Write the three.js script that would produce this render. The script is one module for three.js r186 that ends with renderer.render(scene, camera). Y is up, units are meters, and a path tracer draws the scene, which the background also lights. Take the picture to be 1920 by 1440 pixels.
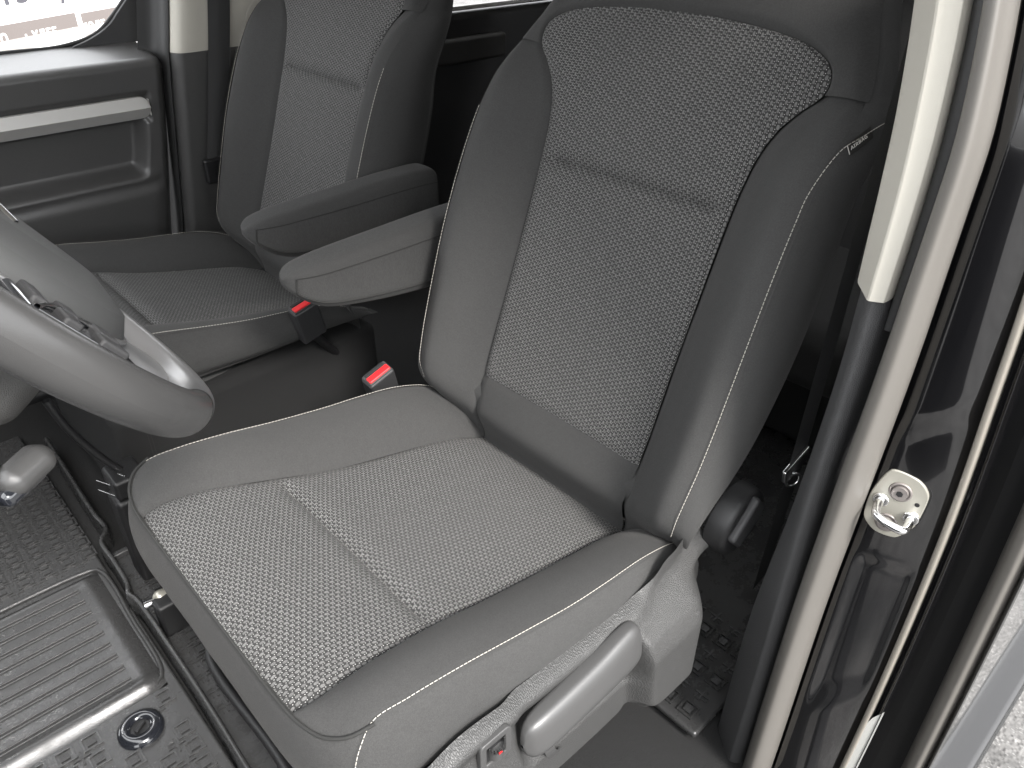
import * as THREE from 'three';
import { RoundedBoxGeometry } from 'three/addons/geometries/RoundedBoxGeometry.js';
import { mergeGeometries } from 'three/addons/utils/BufferGeometryUtils.js';

// ------------------------------------------------------------------ camera, sky, sun, exposure
const scene = new THREE.Scene();
const camera = new THREE.PerspectiveCamera(52.86, 4 / 3, 0.02, 400);
{
  const yaw = 0.7515, pitch = 0.576, roll = 0.0055;
  camera.position.set(0.5902, 1.0191, 0.6141);
  const d = new THREE.Vector3(-Math.cos(yaw) * Math.cos(pitch), -Math.sin(pitch), -Math.sin(yaw) * Math.cos(pitch));
  const r = new THREE.Vector3().crossVectors(d, new THREE.Vector3(0, 1, 0)).normalize();
  const u = new THREE.Vector3().crossVectors(r, d);
  camera.up.copy(r).multiplyScalar(-Math.sin(roll)).addScaledVector(u, Math.cos(roll));
  camera.lookAt(camera.position.clone().add(d));
}
const SUN = new THREE.Vector3(0.7375, 0.669, 0.0906).normalize();
{
  // bright hazy sky: pale, a little bluer away from the sun, a wide glow round the sun
  const w = 256, h = 128, a = new Float32Array(w * h * 4);
  for (let j = 0; j < h; j++) for (let i = 0; i < w; i++) {
    const el = (j / (h - 1) - 0.5) * Math.PI, az = (i / w - 0.5) * 2 * Math.PI;
    const dir = new THREE.Vector3(Math.cos(el) * Math.cos(az), Math.sin(el), Math.cos(el) * Math.sin(az));
    const c = Math.max(0, dir.dot(SUN));
    const g = 0.35 * Math.pow(c, 5) + 0.9 * Math.pow(c, 30);
    const k = (j * w + i) * 4;
    a[k] = 1.10 + g; a[k + 1] = 1.12 + g * 0.98; a[k + 2] = 1.15 + g * 0.95; a[k + 3] = 1;
  }
  const sky = new THREE.DataTexture(a, w, h, THREE.RGBAFormat, THREE.FloatType);
  sky.mapping = THREE.EquirectangularReflectionMapping; sky.magFilter = THREE.LinearFilter; sky.needsUpdate = true;
  scene.background = sky; scene.environment = sky;
}
const sun = new THREE.DirectionalLight(new THREE.Color(1, 0.965, 0.93), 2.0);
sun.position.copy(SUN).multiplyScalar(6); sun.castShadow = true; sun.shadow.radius = 26;
sun.shadow.mapSize.set(2048, 2048);
Object.assign(sun.shadow.camera, { left: -3, right: 3, top: 3, bottom: -3, near: 0.5, far: 14 });
scene.add(sun, sun.target);
const renderer = new THREE.WebGLRenderer({ antialias: true });
renderer.shadowMap.enabled = true;
renderer.toneMapping = THREE.LinearToneMapping;
renderer.toneMappingExposure = 3.9;

// ------------------------------------------------------------------ helpers
const V = (x, y, z) => new THREE.Vector3(x, y, z);
const lerp = (a, b, t) => a + (b - a) * t;
const clamp = (x, a, b) => Math.min(b, Math.max(a, x));
const sstep = (a, b, x) => { const t = clamp((x - a) / (b - a), 0, 1); return t * t * (3 - 2 * t); };
let seed = 7;
const rnd = () => { seed = (seed * 1664525 + 1013904223) % 4294967296; return seed / 4294967296; };
// smooth table look-up (monotone-ish Catmull-Rom)
function tab(T, s) {
  const n = T.length;
  if (s <= T[0][0]) return T[0][1];
  if (s >= T[n - 1][0]) return T[n - 1][1];
  let i = 0; while (s > T[i + 1][0]) i++;
  const [x1, y1] = T[i], [x2, y2] = T[i + 1], dx = x2 - x1, t = (s - x1) / dx;
  const sl = (k) => (k <= 0 || k >= n - 1) ? null : (T[k + 1][1] - T[k - 1][1]) / (T[k + 1][0] - T[k - 1][0]);
  const m0 = sl(i) ?? (y2 - y1) / dx, m1 = sl(i + 1) ?? (y2 - y1) / dx;
  const t2 = t * t, t3 = t2 * t;
  return (2 * t3 - 3 * t2 + 1) * y1 + (t3 - 2 * t2 + t) * m0 * dx + (-2 * t3 + 3 * t2) * y2 + (t3 - t2) * m1 * dx;
}
// grid surface: f(u, v) -> [x, y, z, uvx, uvy]
function grid(nu, nv, f) {
  const pos = [], uv = [], idx = [];
  for (let j = 0; j <= nv; j++) for (let i = 0; i <= nu; i++) {
    const p = f(i / nu, j / nv); pos.push(p[0], p[1], p[2]); uv.push(p[3] ?? p[0], p[4] ?? p[2]);
  }
  for (let j = 0; j < nv; j++) for (let i = 0; i < nu; i++) {
    const a = j * (nu + 1) + i, b = a + 1, c = a + nu + 1, d = c + 1; idx.push(a, b, d, a, d, c);
  }
  const g = new THREE.BufferGeometry();
  g.setAttribute('position', new THREE.Float32BufferAttribute(pos, 3));
  g.setAttribute('uv', new THREE.Float32BufferAttribute(uv, 2));
  g.setIndex(idx); g.computeVertexNormals(); return g;
}
function resample(pts, n) { const c = new THREE.CatmullRomCurve3(pts, false, 'centripetal'); c.arcLengthDivisions = 400; return c.getSpacedPoints(n); }
// loft through a row of curves (each an array of Vector3)
function loft(curves, na, nc, smooth = true) {
  const R = curves.map((c) => resample(c, na));
  const cross = [], arc = [];
  for (let i = 0; i <= na; i++) {
    const row = R.map((c) => c[i]);
    let p;
    if (row.length > 2 && smooth) p = new THREE.CatmullRomCurve3(row, false, 'centripetal').getPoints(nc);
    else { p = []; for (let k = 0; k <= nc; k++) { const t = k / nc * (row.length - 1), a = Math.min(Math.floor(t), row.length - 2); p.push(row[a].clone().lerp(row[a + 1], t - a)); } }
    cross.push(p);
  }
  let along = 0; const L = [0];
  for (let i = 1; i <= na; i++) { along += R[0][i].distanceTo(R[0][i - 1]); L.push(along); }
  for (let i = 0; i <= na; i++) { let d = 0; const A = [0]; for (let k = 1; k <= nc; k++) { d += cross[i][k].distanceTo(cross[i][k - 1]); A.push(d); } arc.push(A); }
  return grid(na, nc, (u, v) => { const i = Math.round(u * na), k = Math.round(v * nc), p = cross[i][k]; return [p.x, p.y, p.z, arc[i][k], L[i]]; });
}
const tube = (pts, r, n = 40, m = 8, closed = false) => new THREE.TubeGeometry(new THREE.CatmullRomCurve3(pts, closed, 'centripetal'), n, r, m, closed);
// sweep a 2-D profile [[side, up], ...] along a path
function sweep(pts, prof, n, up = V(0, 1, 0), closedProf = true) {
  const c = new THREE.CatmullRomCurve3(pts, false, 'centripetal'); const P = c.getSpacedPoints(n);
  const pr = closedProf ? [...prof, prof[0]] : prof; const m = pr.length - 1;
  let L = [0]; for (let k = 1; k <= m; k++) L.push(L[k - 1] + Math.hypot(pr[k][0] - pr[k - 1][0], pr[k][1] - pr[k - 1][1]));
  let acc = 0;
  const al = P.map((p, i) => (acc += i ? p.distanceTo(P[i - 1]) : 0));
  return grid(n, m, (u, v) => {
    const i = Math.round(u * n), k = Math.round(v * m);
    const t = P[Math.min(n, i + 1)].clone().sub(P[Math.max(0, i - 1)]).normalize();
    const s = V().crossVectors(t, up).normalize(), w = V().crossVectors(s, t);
    const p = P[i].clone().addScaledVector(s, pr[k][0]).addScaledVector(w, pr[k][1]);
    return [p.x, p.y, p.z, L[k], al[i]];
  });
}
const strip = (g) => { const o = g.index ? g.toNonIndexed() : g.clone(); for (const k of Object.keys(o.attributes)) if (!['position', 'normal', 'uv'].includes(k)) o.deleteAttribute(k); return o; };
const merge = (list) => mergeGeometries(list.map(strip));
const xf = (g, p = [0, 0, 0], r = [0, 0, 0], s) => { const m = new THREE.Matrix4().compose(V(...p), new THREE.Quaternion().setFromEuler(new THREE.Euler(...r)), s ? V(...s) : V(1, 1, 1)); return g.applyMatrix4(m); };
const rbox = (w, h, d, r = 0.003, seg = 3) => new RoundedBoxGeometry(w, h, d, seg, r);
// texture coordinates in metres taken from the plane each face looks along
function boxUV(g) {
  const o = strip(g), p = o.attributes.position, n = o.attributes.normal, uv = o.attributes.uv;
  for (let i = 0; i < p.count; i += 3) {
    let ax = 0, ay = 0, az = 0;
    for (let k = 0; k < 3; k++) { ax += Math.abs(n.getX(i + k)); ay += Math.abs(n.getY(i + k)); az += Math.abs(n.getZ(i + k)); }
    for (let k = 0; k < 3; k++) {
      const x = p.getX(i + k), y = p.getY(i + k), z = p.getZ(i + k);
      if (ax >= ay && ax >= az) uv.setXY(i + k, z, y); else if (ay >= az) uv.setXY(i + k, x, z); else uv.setXY(i + k, x, y);
    }
  }
  return o;
}
const taken = {};
function numbered(n) { if (!(n in taken)) { taken[n] = 0; return n; } taken[n]++; return n + '_' + String(taken[n]).padStart(3, '0'); }
function mesh(name, geo, mat, parent, label) {
  const m = new THREE.Mesh(geo, mat); m.name = name; m.castShadow = m.receiveShadow = true;
  if (label) m.userData.label = label;
  (parent || scene).add(m); return m;
}
function thing(name, label, category, pos = [0, 0, 0], group) {
  const g = new THREE.Group(); g.name = numbered(name); g.position.set(...pos); g.userData = { label, category };
  if (group) g.userData.group = group;
  scene.add(g); return g;
}
function structure(name, geo, mat) { const m = mesh(name, geo, mat); m.userData.kind = 'structure'; return m; }

// ------------------------------------------------------------------ textures and materials
function dtex(w, h, f, srgb) {
  const a = new Uint8Array(w * h * 4);
  for (let j = 0; j < h; j++) for (let i = 0; i < w; i++) {
    const c = f(i / w, j / h, i, j), k = (j * w + i) * 4;
    for (let q = 0; q < 3; q++) { let v = Array.isArray(c) ? c[q] : c; if (srgb) v = v <= 0.0031308 ? v * 12.92 : 1.055 * Math.pow(v, 1 / 2.4) - 0.055; a[k + q] = clamp(Math.round(v * 255), 0, 255); }
    a[k + 3] = 255;
  }
  const t = new THREE.DataTexture(a, w, h, THREE.RGBAFormat, THREE.UnsignedByteType);
  t.wrapS = t.wrapT = THREE.RepeatWrapping; t.magFilter = THREE.LinearFilter; t.minFilter = THREE.LinearMipmapLinearFilter;
  t.generateMipmaps = true; t.anisotropy = 8; if (srgb) t.colorSpace = THREE.SRGBColorSpace; t.needsUpdate = true; return t;
}
// tileable value noise
function vnoise(n, sd) {
  let s = sd >>> 0; const r = () => { s = (Math.imul(s, 1664525) + 1013904223) >>> 0; return s / 4294967296; };
  const g = Array.from({ length: n * n }, r);
  return (u, v) => {
    const x = ((u % 1) + 1) % 1 * n, y = ((v % 1) + 1) % 1 * n, i = Math.floor(x), j = Math.floor(y); let fx = x - i, fy = y - j;
    fx = fx * fx * (3 - 2 * fx); fy = fy * fy * (3 - 2 * fy);
    const G = (a, b) => g[((b + n) % n) * n + (a + n) % n];
    return lerp(lerp(G(i, j), G(i + 1, j), fx), lerp(G(i, j + 1), G(i + 1, j + 1), fx), fy);
  };
}
const n8 = vnoise(8, 3), n16 = vnoise(16, 11), n32 = vnoise(32, 5), n64 = vnoise(64, 17), n128 = vnoise(128, 23), n256 = vnoise(256, 31);
const rep = (t, m) => { const c = t.clone(); c.repeat.set(1 / m, 1 / (Array.isArray(m) ? m[1] : m)); if (Array.isArray(m)) c.repeat.set(1 / m[0], 1 / m[1]); c.needsUpdate = true; return c; };

// woven seat centre fabric: columns of grey ovals with pairs of pale dots between them
const CELLS = 8;
const weave = (u, v) => {
  const cx = u * CELLS, col = Math.floor(cx), fx = cx - col;
  const cyv = v * CELLS + (col % 2) * 0.5, row = Math.floor(cyv), fy = cyv - row;
  const jit = (n16(u, v) - 0.5) * 0.1;
  const ox = (fx - 0.34) / 0.29, oy = (fy - 0.5) / 0.43;
  const oval = 1 - sstep(0.72, 1.05, Math.sqrt(Math.pow(Math.abs(ox), 2.4) + Math.pow(Math.abs(oy), 2.8)) + jit);
  const dot = (px, py) => 1 - sstep(0.055, 0.105, Math.hypot(fx - px, (fy - py) * 1.05));
  const dots = Math.max(dot(0.76, 0.24), dot(0.88, 0.62));
  const thread = 0.5 + 0.5 * Math.sin(fy * Math.PI * 2 * 4);
  return { oval, dots, thread, id: (Math.sin(col * 12.9 + row * 78.2) * 43758.5) % 1 };
};
const weaveCol = dtex(768, 768, (u, v) => {
  const w = weave(u, v); const n = 0.8 + 0.4 * n256(u, v);
  let c = 0.024 * n; c = lerp(c, (0.098 + 0.03 * w.thread + 0.02 * w.id) * n * (0.85 + 0.3 * n64(u, v)), w.oval); c = lerp(c, 0.46, w.dots * (0.6 + 0.4 * n32(u, v)));
  return [c, c * 0.985, c * 0.965];
}, true);
const weaveBump = dtex(768, 768, (u, v) => { const w = weave(u, v); return clamp(0.15 + 0.6 * w.oval + 0.08 * w.thread * w.oval + 0.25 * w.dots + 0.05 * n256(u, v), 0, 1); });
const WT = [CELLS * 0.0054, CELLS * 0.0062];
const knitBump = dtex(512, 512, (u, v) => clamp(0.3 + 0.25 * Math.sin(u * Math.PI * 2 * 64) * Math.sin(v * Math.PI * 2 * 64 + Math.floor(u * 64) * 0) + 0.4 * n256(u, v), 0, 1));
const knitCol = dtex(512, 512, (u, v) => { const c = 0.68 + 0.30 * n256(u, v) + 0.04 * (n16(u, v) - 0.5) + 0.22 * (n128(u, v) - 0.5); return [c, c, c]; }, true);
// pebbled leather-like plastic grain: cellular
const grain = (() => {
  const N = 26, pt = []; let s = 99; const r = () => { s = (Math.imul(s, 1664525) + 1013904223) >>> 0; return s / 4294967296; };
  for (let i = 0; i < N * N; i++) pt.push([r(), r()]);
  return dtex(384, 384, (u, v) => {
    const x = u * N, y = v * N, i0 = Math.floor(x), j0 = Math.floor(y); let a = 9, b = 9;
    for (let j = -1; j <= 1; j++) for (let i = -1; i <= 1; i++) {
      const c = pt[((j0 + j + N) % N) * N + (i0 + i + N) % N], d = Math.hypot(i0 + i + c[0] - x, j0 + j + c[1] - y);
      if (d < a) { b = a; a = d; } else if (d < b) b = d;
    }
    return clamp(sstep(0, 0.45, b - a), 0, 1);
  });
})();
const fine = dtex(512, 512, (u, v) => clamp(0.5 * n256(u, v) + 0.3 * n128(u, v) + 0.2 * n64(u, v), 0, 1));
const patchy = dtex(512, 512, (u, v) => { const c = clamp(0.62 + 0.45 * (n8(u, v) - 0.5) + 0.3 * (n32(u, v) - 0.5) + 0.25 * (n128(u, v) - 0.5), 0, 1); return c; });
const asphaltCol = dtex(1024, 1024, (u, v) => { const s = n256(u, v) * 0.7 + 0.3 * n128(u, v); let c = 0.075 + 0.07 * s + 0.05 * (n8(u, v) - 0.5) + 0.04 * (n32(u, v) - 0.5); if (n256(u + 0.37, v + 0.11) > 0.84) c += 0.08; return [c, c * 0.97, c * 0.94]; }, true);
const asphaltBump = dtex(1024, 1024, (u, v) => clamp(0.7 * n256(u, v) + 0.3 * n128(u, v), 0, 1));

const std = (r, g, b, rough, extra = {}) => { const m = new THREE.MeshPhysicalMaterial({ roughness: rough, metalness: 0, side: THREE.DoubleSide, ...extra }); m.color.setRGB(r, g, b); return m; };
const M = {};
M.weave = std(1, 1, 1, 0.95, { map: rep(weaveCol, WT), bumpMap: rep(weaveBump, WT), bumpScale: 0.0006, sheen: 0.25, sheenRoughness: 0.6 });
M.fabric = std(0.0450, 0.0446, 0.0437, 0.95, { map: rep(knitCol, 0.09), bumpMap: rep(knitBump, 0.07), bumpScale: 0.00025, sheen: 0.35, sheenRoughness: 0.55 });
M.fabric.sheenColor = new THREE.Color().setRGB(0.25, 0.24, 0.23); M.weave.sheenColor = new THREE.Color().setRGB(0.2, 0.2, 0.19);
M.stitch = std(0.42, 0.40, 0.36, 0.85);
M.piping = std(0.02, 0.02, 0.019, 0.9);
M.grain = std(0.042, 0.0418, 0.041, 0.48, { bumpMap: rep(grain, 0.05), bumpScale: 0.00035 });
M.grainDark = std(0.052, 0.052, 0.053, 0.5, { bumpMap: rep(grain, 0.05), bumpScale: 0.0003 });
M.plastic = std(0.03, 0.03, 0.031, 0.48, { bumpMap: rep(fine, 0.06), bumpScale: 0.00012 });
M.plasticBlack = std(0.012, 0.012, 0.0125, 0.42, { bumpMap: rep(fine, 0.06), bumpScale: 0.0001 });
M.doorSkin = std(0.055, 0.054, 0.053, 0.36, { clearcoat: 0.6, clearcoatRoughness: 0.3, bumpMap: rep(grain, 0.035), bumpScale: 0.00018 });
M.lever = std(0.072, 0.0715, 0.071, 0.36, { metalness: 0.25, bumpMap: rep(fine, 0.04), bumpScale: 0.00005 });
M.silver = std(0.50, 0.49, 0.47, 0.4, { metalness: 0.2 });
M.cream = std(0.43, 0.41, 0.36, 0.6, { bumpMap: rep(fine, 0.05), bumpScale: 0.00012 });
M.headliner = std(0.5, 0.48, 0.44, 0.95);
M.carpet = std(0.010, 0.010, 0.010, 0.98, { bumpMap: rep(fine, 0.05), bumpScale: 0.001 });
M.black = std(0.006, 0.006, 0.0065, 0.7);
M.rubberMat = std(0.032, 0.032, 0.032, 0.3, { bumpMap: rep(fine, 0.08), bumpScale: 0.00018, roughnessMap: rep(patchy, 0.35) });
M.rubberMat.roughness = 0.46; M.rubberMat.ior = 1.6;
M.seal = std(0.115, 0.108, 0.098, 0.36, { bumpMap: rep(fine, 0.05), bumpScale: 0.00008 });
M.sealDark = std(0.02, 0.02, 0.02, 0.45);
M.paint = std(0.004, 0.004, 0.0045, 0.12, { clearcoat: 1, clearcoatRoughness: 0.03 });
M.edge = std(0.20, 0.185, 0.16, 0.35);
M.zinc = std(0.45, 0.435, 0.38, 0.38, { metalness: 0.6 });
M.bolt = std(0.22, 0.2, 0.19, 0.4, { metalness: 0.5 });
M.chrome = std(0.8, 0.8, 0.8, 0.18, { metalness: 1 });
M.red = std(0.62, 0.018, 0.022, 0.35);
M.wheelRim = std(0.046, 0.0455, 0.045, 0.27, { bumpMap: rep(fine, 0.05), bumpScale: 0.00006 });
M.wheelBezel = std(0.15, 0.15, 0.152, 0.28, { metalness: 0.35 });
M.airbag = std(0.046, 0.047, 0.047, 0.5, { bumpMap: rep(fine, 0.03), bumpScale: 0.00012 });
M.pianoBlack = std(0.012, 0.013, 0.016, 0.15, { clearcoat: 1 });
M.column = std(0.05, 0.049, 0.047, 0.55, { bumpMap: rep(grain, 0.04), bumpScale: 0.00015 });
M.glass = new THREE.MeshPhysicalMaterial({ color: 0xffffff, transmission: 1, thickness: 0, roughness: 0, ior: 1.5, side: THREE.DoubleSide });
M.webbing = std(0.03, 0.03, 0.03, 0.75, { bumpMap: rep(knitBump, 0.03), bumpScale: 0.0003 });
M.asphalt = std(1, 1, 1, 0.85, { map: rep(asphaltCol, 1.3), bumpMap: rep(asphaltBump, 1.3), bumpScale: 0.003 });

// ------------------------------------------------------------------ ground and van shell
structure('ground', (() => { const g = new THREE.PlaneGeometry(120, 120); g.rotateX(-Math.PI / 2); g.translate(0, -0.42, 0); const p = g.attributes.position, uv = g.attributes.uv; for (let i = 0; i < p.count; i++) uv.setXY(i, p.getX(i), p.getZ(i)); return g; })(), M.asphalt);

const van = thing('van_body', 'black van body shell around the cabin, pale headliner over the seats', 'van', [-0.394, -0.2, -0.4]);
const vloc = (g) => g.translate(0.394, 0.2, 0.4);
{
  // floor pan, roof, far side below the windows, tail, dashboard cowl
  mesh('floor_pan', vloc(xf(rbox(1.66, 0.06, 3.4, 0.01), [-0.394, 0.002, -0.45])), M.carpet, van);
  mesh('roof', vloc(xf(rbox(1.62, 0.05, 3.08, 0.02), [-0.394, 1.30, -0.74])), M.paint, van);
  mesh('headliner', vloc(xf(rbox(1.50, 0.02, 2.98, 0.008), [-0.394, 1.262, -0.74])), M.headliner, van);
  mesh('far_sill', vloc(xf(rbox(0.10, 0.16, 3.3, 0.02), [-1.235, -0.02, -0.45])), M.plasticBlack, van);
  for (const m of [-1, 1]) {
    mesh('side_rail', vloc(xf(rbox(0.07, 0.09, 3.0, 0.02), [-0.394 + m * 0.765, 1.235, -0.74])), M.headliner, van);
    mesh('windscreen_pillar', vloc(tube([V(-0.394 + m * 0.76, 1.22, 0.74), V(-0.394 + m * 0.79, 1.0, 1.02), V(-0.394 + m * 0.82, 0.72, 1.36)], 0.035, 20, 12)), M.plastic, van);
  }
  mesh('tail_panel', vloc(xf(rbox(1.60, 1.5, 0.05, 0.01), [-0.394, 0.5, -2.2])), M.plasticBlack, van);
  mesh('cowl', vloc(xf(rbox(1.62, 0.75, 0.05, 0.01), [-0.394, 0.3, 1.45])), M.plasticBlack, van);
}

// ------------------------------------------------------------------ seats
const BA = 0.3596, CB = Math.cos(BA), SB = Math.sin(BA);
const bp = (x, s, h) => V(x, 0.36 + s * CB + h * SB, -s * SB + h * CB);
const wi = (s) => tab([[-0.06, 0.138], [0.05, 0.146], [0.2, 0.147], [0.37, 0.150], [0.43, 0.156], [0.465, 0.168], [0.49, 0.186], [0.508, 0.203], [0.525, 0.206], [0.54, 0.198], [0.552, 0.178], [0.560, 0.150], [0.566, 0.105], [0.570, 0.05], [0.571, 0.0]], s);
const wo = (s) => tab([[-0.06, 0.205], [-0.02, 0.225], [0, 0.236], [0.02, 0.242], [0.05, 0.246], [0.12, 0.251], [0.25, 0.253], [0.42, 0.251], [0.46, 0.253], [0.49, 0.253], [0.51, 0.250], [0.53, 0.244], [0.56, 0.231], [0.60, 0.214], [0.66, 0.195]], s);
const ho = (s) => tab([[-0.06, -0.035], [-0.025, -0.012], [-0.008, 0.012], [0.006, 0.030], [0.022, 0.041], [0.045, 0.046], [0.07, 0.048], [0.12, 0.050], [0.25, 0.054], [0.35, 0.051], [0.42, 0.042], [0.46, 0.028], [0.49, 0.010], [0.51, -0.004], [0.53, -0.016], [0.56, -0.030], [0.60, -0.040], [0.66, -0.045]], s);
const hr = (s) => tab([[-0.06, -0.055], [-0.02, -0.02], [0.0, 0.006], [0.02, 0.012], [0.04, 0.004], [0.06, -0.010], [0.1, -0.04], [0.15, -0.065], [0.25, -0.085], [0.36, -0.082], [0.44, -0.07], [0.5, -0.075], [0.56, -0.085], [0.68, -0.09]], s);
const crownB = (s) => 0.006 * Math.cos(clamp((s - 0.37) / 0.2, -1, 1) * Math.PI / 2);
const dipAt = (d, depth, width) => depth * Math.exp(-(d * d) / (width * width));
const cyT = [[-0.06, 0.280], [-0.01, 0.298], [0.02, 0.312], [0.06, 0.327], [0.15, 0.347], [0.24, 0.368], [0.32, 0.393], [0.40, 0.416], [0.44, 0.4215], [0.465, 0.421], [0.479, 0.4185]];
const cy = (z) => tab(cyT, z);
const ci = (z) => tab([[-0.06, 0.138], [0.06, 0.146], [0.24, 0.151], [0.32, 0.156], [0.40, 0.166], [0.44, 0.170], [0.465, 0.169], [0.4795, 0.165]], z);
const cPer = [[0.222, 0.322, -0.05], [0.232, 0.348, 0.0], [0.237, 0.368, 0.035], [0.240, 0.384, 0.085], [0.242, 0.393, 0.145], [0.242, 0.400, 0.20], [0.240, 0.414, 0.276], [0.239, 0.428, 0.342], [0.238, 0.437, 0.40], [0.237, 0.439, 0.436], [0.230, 0.434, 0.456], [0.213, 0.428, 0.470], [0.190, 0.425, 0.477], [0.166, 0.4225, 0.4795]];

function stitchRow(pts, pitch = 0.0048, len = 0.0030, r = 0.00045) {
  const c = new THREE.CatmullRomCurve3(pts, false, 'centripetal'); const L = c.getLength(), n = Math.floor(L / pitch); const out = [];
  for (let i = 0; i < n; i++) {
    const t = (i + 0.5) / n, p = c.getPointAt(t), d = c.getTangentAt(t);
    const g = new THREE.CapsuleGeometry(r, len, 2, 5); g.applyQuaternion(new THREE.Quaternion().setFromUnitVectors(V(0, 1, 0), d)); g.translate(p.x, p.y, p.z); out.push(g);
  }
  return merge(out);
}

function makeSeat(seat, outer) {
  // ---- backrest
  const back = mesh('backrest', merge([
    // plain rear shell closing the cushion from behind
    grid(24, 30, (u, v) => { const s = lerp(-0.05, 0.66, v), t = u * 2 - 1, w = wo(s) - 0.012; const p = bp(t * w, s, hr(s) - 0.012 * (1 - t * t)); return [p.x, p.y, p.z, t * w, s]; }),
  ]), M.fabric, seat);
  const insertPatch = (s0, s1, n) => grid(44, n, (u, v) => {
    const s = lerp(s0, s1, s1 > 0.55 ? 1 - Math.pow(1 - v, 1.6) : v), t = u * 2 - 1, w = wi(s), x = t * w;
    const de = (1 - Math.abs(t)) * w, dt = Math.min(s - s0, s1 - s);
    const cr = Math.abs(s - 0.372), ends = 1 - sstep(0.80, 1, Math.abs(t));
    const h = crownB(s) * (1 - t * t) + 0.004 * t * t - dipAt(de, 0.0045, 0.005) - (0.0065 * Math.exp(-cr * cr / 0.00012) + 0.005 * Math.exp(-cr / 0.003)) * ends - dipAt(s0 < 0.2 ? s - s0 : s1 - s, 0.002, 0.005) + 0.0006 * (n16(x * 3 + 0.3, s * 3) - 0.5);
    const p = bp(x, s, h), wv = 0.0022 * (n8(x * 2.2 + 0.1, s * 2.2 + 0.4) - 0.5); return [p.x, p.y, p.z, x + wv, s + wv * 0.8];
  });
  mesh('upper_insert_panel', insertPatch(0.372, 0.571, 60), M.weave, back);
  mesh('lower_insert_panel', insertPatch(0.05, 0.372, 60), M.weave, back);
  mesh('lumbar_band', grid(40, 16, (u, v) => {
    const s = lerp(-0.06, 0.05, v), t = u * 2 - 1, w = wi(s), de = (1 - Math.abs(t)) * w;
    const h = (0.006 * (1 - t * t) + 0.004) * sstep(0.056, 0.0, s) + 0.004 * t * t * sstep(0, 0.05, s) - 0.03 * sstep(0.0, -0.055, s) - dipAt(de, 0.004, 0.005) - dipAt(0.05 - s, 0.002, 0.005) + 0.001 * (n8(t * 0.3, s * 3) - 0.5); const p = bp(t * w, s, h); return [p.x, p.y, p.z, t * w, s];
  }), M.fabric, back);
  for (const m of [-1, 1]) {
    mesh('back_bolster', grid(26, 90, (u, v) => {
      const s = lerp(-0.06, 0.512, v), a = wi(s), b = wo(s), x = lerp(a, b, u), H = ho(s);
      const prof = Math.pow(Math.sin(Math.min(u, 0.86) / 0.86 * Math.PI / 2), 1.35);
      const d0 = u * (b - a), d1 = (1 - u) * (b - a), dtop = 0.512 - s;
      const curl = 0.03 * sstep(0.0, -0.055, s), h = lerp(0.002 - curl, Math.max(H, -0.006 - curl) + 0.007, prof) - 0.008 * sstep(0.7, 1, u) - dipAt(d0, 0.006, 0.006) - dipAt(d1, 0.003, 0.004) - dipAt(dtop, 0.0025, 0.005) + 0.0016 * (n8(x * 2.3 + m * 0.2, s * 1.7) - 0.5) + 0.0007 * (n32(x * 1.5, s * 1.2 + m) - 0.5);
      const p = bp(m * x, s, h); return [p.x, p.y, p.z, x, s];
    }), M.fabric, back);
    mesh('back_side_panel', grid(22, 110, (u, v) => {
      const s = lerp(-0.06, 0.66, v), H = ho(s) - 0.001;
      const ds = 0.002, tx = (wo(s + ds) - wo(s - ds)) / (2 * ds), L = Math.hypot(1, tx), nx = 1 / L, ns = -tx / L;
      const bul = 0.017 * Math.sin(Math.min(1, u * 1.12) * Math.PI) * (s > 0.52 ? 0.7 : 1) - 0.012 * sstep(0.85, 1, u) - dipAt(u * 0.1, 0.003, 0.005);
      const p = bp(m * (wo(s) + bul * nx), s + bul * ns * 0.6, lerp(H, hr(s), u)); return [p.x, p.y, p.z, u * 0.13, s];
    }), M.fabric, back);
    // pale top stitching along the front edge of the bolster, turning back over the shoulder
    const sp = []; for (let s = 0.008; s <= 0.44; s += 0.027) sp.push(bp(m * (wo(s) - 0.0035), s, ho(s) + 0.0008));
    if (m * outer > 0) sp.push(bp(m * 0.258, 0.460, 0.034), bp(m * 0.2665, 0.478, 0.018), bp(m * 0.2685, 0.492, -0.004), bp(m * 0.266, 0.502, -0.03));
    mesh('back_stitching', stitchRow(sp), M.stitch, back);
  }
  // plain upper part round the top of the centre panel
  const inn = [], out = [], mid1 = [], mid2 = [];
  for (let i = 0; i <= 60; i++) {
    const t = i / 60 * 2 - 1, q = Math.abs(t), sg = Math.sign(t);
    let xi, si; if (q > 0.62) { const k = (q - 0.62) / 0.38; si = lerp(0.552, 0.510, k); xi = wi(si); } else { xi = lerp(0, 0.178, q / 0.62); si = 0.571 - 0.019 * Math.pow(q / 0.62, 2.6); }
    let xo, so; if (q > 0.45) { const k = (q - 0.45) / 0.55; so = lerp(0.66, 0.512, k); xo = wo(so); } else { xo = 0.195 * q / 0.45; so = 0.672 - 0.012 * Math.pow(q / 0.45, 2); }
    inn.push(bp(sg * xi, si, -0.003)); out.push(bp(sg * xo, so, ho(so) - 0.001));
    mid1.push(bp(sg * lerp(xi, xo, 0.12), lerp(si, so, 0.12), 0.004)); mid2.push(bp(sg * lerp(xi, xo, 0.65), lerp(si, so, 0.65), lerp(0.006, ho(so) + 0.012, 0.5)));
  }
  mesh('back_upper_panel', grid(60, 14, (u, v) => {
    const i = Math.round(u * 60), c = new THREE.CatmullRomCurve3([inn[i], mid1[i], mid2[i], out[i]], false, 'centripetal'), p = c.getPoint(v); return [p.x, p.y, p.z, p.x, p.y];
  }), M.fabric, back);
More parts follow.
